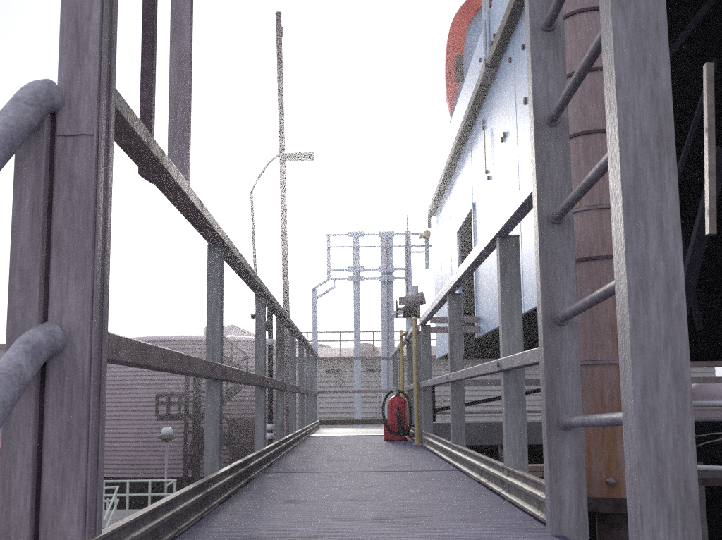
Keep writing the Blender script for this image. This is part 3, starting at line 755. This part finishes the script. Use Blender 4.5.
# ------------------------------------------------------------------ clapboard building at the end
BY = 33.0
bx0 = P(296, 400, BY).x; bx1 = 13.5
bzt = P(350, 357, BY).z
cb = thing("clapboard_building", "cream clapboard building across the far end of the walkway", "building", ((bx0 + bx1)/2, BY, GZ))
m_ = MB(); z = GZ
while z < bzt - 0.05:
    z1 = min(z + 0.19, bzt)
    m_.add([(bx0, BY - 0.06, z), (bx1, BY - 0.06, z), (bx1, BY - 0.002, z1), (bx0, BY - 0.002, z1), (bx0, BY, z), (bx1, BY, z)], [(0,1,2,3), (4,5,1,0)])
    z = z1
part("clapboards", m_, CLAD, cb, kind="stuff")
part("wall", MB().box(bx0 + 0.01, bx1 - 0.01, BY + 0.001, BY + 9, GZ, bzt - 0.02), CLAD, cb)
m_ = MB()
zr = P(350, 346, BY).z
m_.add([(bx0 - 0.3, BY - 0.4, bzt), (bx1 + 0.3, BY - 0.4, bzt), (bx1 + 0.3, BY + 3, zr + 0.15), (bx0 - 0.3, BY + 3, zr + 0.15), (bx0 - 0.3, BY + 9.4, bzt), (bx1 + 0.3, BY + 9.4, bzt),
        (bx0 - 0.3, BY - 0.4, bzt - 0.12), (bx1 + 0.3, BY - 0.4, bzt - 0.12), (bx1 + 0.3, BY + 9.4, bzt - 0.12), (bx0 - 0.3, BY + 9.4, bzt - 0.12)],
       [(0,1,2,3), (3,2,5,4), (0,6,7,1), (6,9,8,7), (4,5,8,9), (0,3,4,9,6), (1,7,8,5,2)])
part("roof", m_, ROOF, cb)
for k in range(6):
    x = bx0 + 0.6 + 2.4 * k
    part("corner_batten", MB().box(x, x + 0.07, BY - 0.075, BY - 0.061, GZ, bzt - 0.13), CLAD, cb)
for (px, py_, w_, h_) in ((326, 369, 14, 4), (366, 369, 20, 2)):
    a = P(px, py_, BY); part("wall_vent", MB().box(a.x, a.x + w_/FPX*BY, BY - 0.10, BY - 0.062, a.z - h_/FPX*BY, a.z), STAIR, cb)
a = P(340, 377, BY)
part("wall_bracket", MB().box(a.x - 0.035, a.x + 0.035, BY - 0.15, BY - 0.062, a.z - 0.3, a.z + 0.25).box(a.x - 0.09, a.x + 0.09, BY - 0.14, BY - 0.064, a.z - 0.22, a.z - 0.06), TAN, cb)
a = P(366, 348, BY + 1.5)
part("roof_cowl", MB().lathe(a.x, BY + 1.5, [(0.5, a.z - 0.4), (0.5, a.z - 0.1), (0.3, a.z + 0.15), (0, a.z + 0.22)], 20), TAN, cb)
rr = thing("roof_railing", "thin purple railing along the roof of the clapboard building", "railing", (bx0, BY + 0.2, bzt))
for y_ in (331.5, 340.5):
    z = P(345, y_, BY).z; part("rail", MB().box(bx0, 4.0, BY + 0.2, BY + 0.25, z - 0.03, z + 0.03), DARKC, rr)
zt_ = P(345, 331, BY).z
for k in range(6):
    x = P(340, 300, BY).x + (k - 1) * 1.25
    if x > bx0: part("rail_post", MB().box(x - 0.03, x + 0.03, BY + 0.2, BY + 0.25, bzt + 0.02, zt_), DARKC, rr)

# purple hipped roof seen behind the tank
a = P(232, 327, 70)
oh = thing("gabled_shed", "faint purple gabled shed peeping over the ribbed tank", "building", (a.x, 72, GZ))
m_ = MB(); e0 = P(196, 345, 70); e1 = P(272, 345, 70)
m_.add([(e0.x, 70, GZ), (e1.x, 70, GZ), (e1.x, 70, e1.z), (a.x, 70, a.z), (e0.x, 70, e0.z), (e0.x, 80, GZ), (e1.x, 80, GZ), (e1.x, 80, e1.z), (a.x, 80, a.z), (e0.x, 80, e0.z)],
       [(0,1,2,3,4), (9,8,7,6,5), (0,5,6,1), (1,6,7,2), (0,4,9,5)])
part("wall", m_, TANK, oh)
part("roof", MB().bar((e0.x - 0.3, 75, e0.z + 0.05), (a.x, 75, a.z + 0.12), 10.6, 0.2).bar((a.x, 75, a.z + 0.12), (e1.x + 0.3, 75, e1.z + 0.05), 10.6, 0.2), ROOF, oh)

# ------------------------------------------------------------------ steelwork under the casing on the right
bb = thing("support_beam", "thick grey concrete beam running under the white casing behind the right handrail", "beam", (3, 12, 0))
a = P(424, 423, 12); b = P(424, 446, 12)
part("beam", MB().box(a.x, 8.5, 12, 12.5, b.z, a.z), CONC, bb, bv=0.01)
for x in (2.0, 4.4, 6.8):
    part("pier", MB().box(x, x + 0.3, 12.1, 12.45, GZ, b.z - 0.002), CONC, bb)
pb = thing("pipe_rack", "brown horizontal rail with a dark slanting brace behind the right handrail", "rack", (2.5, 14.5, 0))
a = P(428, 383.5, 14.5)
part("rail", MB().box(a.x, 7.5, 14.5, 14.6, a.z - 0.055, a.z + 0.055), TAN, pb)
part("brace", MB().bar(P(428, 412, 14.2), P(552, 388, 14.2), 0.07, 0.06), BLACK, pb)
part("brace", MB().bar(P(552, 388, 14.2), P(760, 350, 14.2), 0.07, 0.06), BLACK, pb)
part("rack_post", MB().box(a.x, a.x + 0.1, 14.35, 14.49, GZ, a.z + 0.05), BLACK, pb)
part("rack_post", MB().box(6.3, 6.4, 14.35, 14.49, GZ, a.z + 0.05), BLACK, pb)
part("cable_tray", MB().box(a.x + 0.1, 7.5, 14.34, 14.48, P(430, 412, 14.4).z - 0.04, P(430, 412, 14.4).z), TAN, pb)
dw = thing("dark_cellar_wall", "black wall in shadow below the grey beam", "wall", (3.5, 12.8, GZ))
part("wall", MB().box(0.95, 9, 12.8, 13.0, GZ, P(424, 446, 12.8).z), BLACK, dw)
for (px0, px1, y0_, y1_) in ((430, 452, 440, 458), (463, 478, 436, 462), (508, 540, 452, 462)):
    a = P(px0, y0_, 11.4); b = P(px1, y1_, 11.4)
    pass
st = thing("brick_stack", "small stack of pinkish bricks on a dark ledge beside the ladder foot", "bricks", (P(536, 475, 9).x, 9, P(536, 476, 9).z))
a = P(520, 466, 9.0)
for r_ in range(2):
    for k in range(3):
        part("brick", MB().box(a.x + 0.105*k + 0.02*r_, a.x + 0.105*k + 0.1 + 0.02*r_, 9.0 + 0.01*k, 9.2 + 0.01*k, a.z - 0.06*(r_+1) + 0.004, a.z - 0.06*r_), PINKB, st, bv=0.004)
lg = thing("ledge", "dark rusty steel ledge beyond the right handrail carrying the bricks", "ledge", (2, 9, -1))
part("shelf", MB().box(1.0, 5.5, 8.8, 9.7, a.z - 0.2, a.z - 0.124), VALVE, lg)
for x in (1.1, 3.0, 5.2):
    part("leg", MB().box(x, x + 0.12, 9.1, 9.22, GZ, a.z - 0.202), VALVE, lg)

# what shows right of the ladder
DD = 18.0
a = P(700, 401, DD)
dt = thing("dome_tank", "pale lilac domed vessel with a white rim at the right edge", "tank", (a.x + 0.3, DD, GZ))
r_ = 0.75; cx = a.x + 0.35
part("dome", MB().lathe(cx, DD, [(r_, a.z)] + [(r_*math.cos(t*math.pi/16), a.z + 0.42*math.sin(t*math.pi/16)) for t in range(1, 8)] + [(0, a.z + 0.42)], 32), TANK, dt)
part("rim", MB().lathe(cx, DD, [(r_, a.z - 0.10), (r_ + 0.08, a.z - 0.09), (r_ + 0.08, a.z - 0.01), (r_, a.z)], 32), WHT, dt)
part("vessel", MB().lathe(cx, DD, [(r_, GZ), (r_, a.z - 0.1)], 32), TANK, dt)
a = P(700, 408, 16); b = P(700, 417, 16)
sb = thing("side_beam", "lilac-grey beam just below the domed vessel at the right edge", "beam", (6, 16, a.z))
part("beam", MB().box(P(640, 408, 16).x, P(640, 408, 16).x + 5, 16, 16.2, b.z, a.z), TANK, sb)
part("post", MB().box(P(800, 408, 16).x, P(800, 408, 16).x + 0.2, 16.21, 16.4, GZ, a.z), TANK, sb)
wp = thing("white_pipes", "pair of white pipes running low across the dark gap at the right edge", "pipes", (4, 10, -0.4))
for (y0_, y1_) in ((467, 470), (473, 477)):
    part("pipe", MB().tube([P(640, y0_ - 3, 10), P(713, y0_ + 1, 10), P(800, y1_ + 2, 10)], 0.028, 10), WHT, wp)
part("bracket", MB().box(P(730, 470, 10).x, P(730, 470, 10).x + 0.08, 10.04, 10.12, GZ, P(730, 462, 10).z), VALVE, wp)
bd = thing("mesh_panel", "dark panel with loose pale cables at the right edge below the lilac beam", "panel", (5, 12, 0))
part("panel", MB().box(P(650, 422, 11).x, P(650, 422, 11).x + 4, 11.0, 11.06, P(650, 463, 11).z, P(650, 422, 11).z), BLACK, bd)
part("cable", MB().tube(curve([P(680, 440, 10.9), P(695, 446, 10.9), P(705, 443, 10.9), P(722, 439, 10.9)]), 0.008, 6), TAN, bd)
part("cable", MB().tube(curve([P(680, 434, 10.9), P(697, 436, 10.9), P(710, 434, 10.9), P(722, 433, 10.9)]), 0.008, 6), TAN, bd)
lf = thing("cellar_floor", "dark brown oily plant floor below the ladder", "floor", (4, 6, -1.1))
lf["kind"] = "structure"
part("slab", MB().box(0.95, 9, 3.0, 8.7, -1.4, -1.2), VALVE, lf)

# ------------------------------------------------------------------ haze volume, added to imitate veiling lens glare
hzb = MB().box(-60, 60, -30, 110, GZ - 1.0, 14.0)
hm = bpy.data.materials.new("glare_haze"); hm.use_nodes = True
hn = hm.node_tree.nodes; hn.clear()
ho = hn.new("ShaderNodeOutputMaterial"); hv = hn.new("ShaderNodeVolumePrincipled")
hv.inputs["Color"].default_value = (0.93, 0.94, 1.0, 1)
hv.inputs["Density"].default_value = 0.0013
hv.inputs["Anisotropy"].default_value = 0.895
hm.node_tree.links.new(hv.outputs[0], ho.inputs["Volume"])
o = part("haze", hzb, hm)
o["kind"] = "stuff"
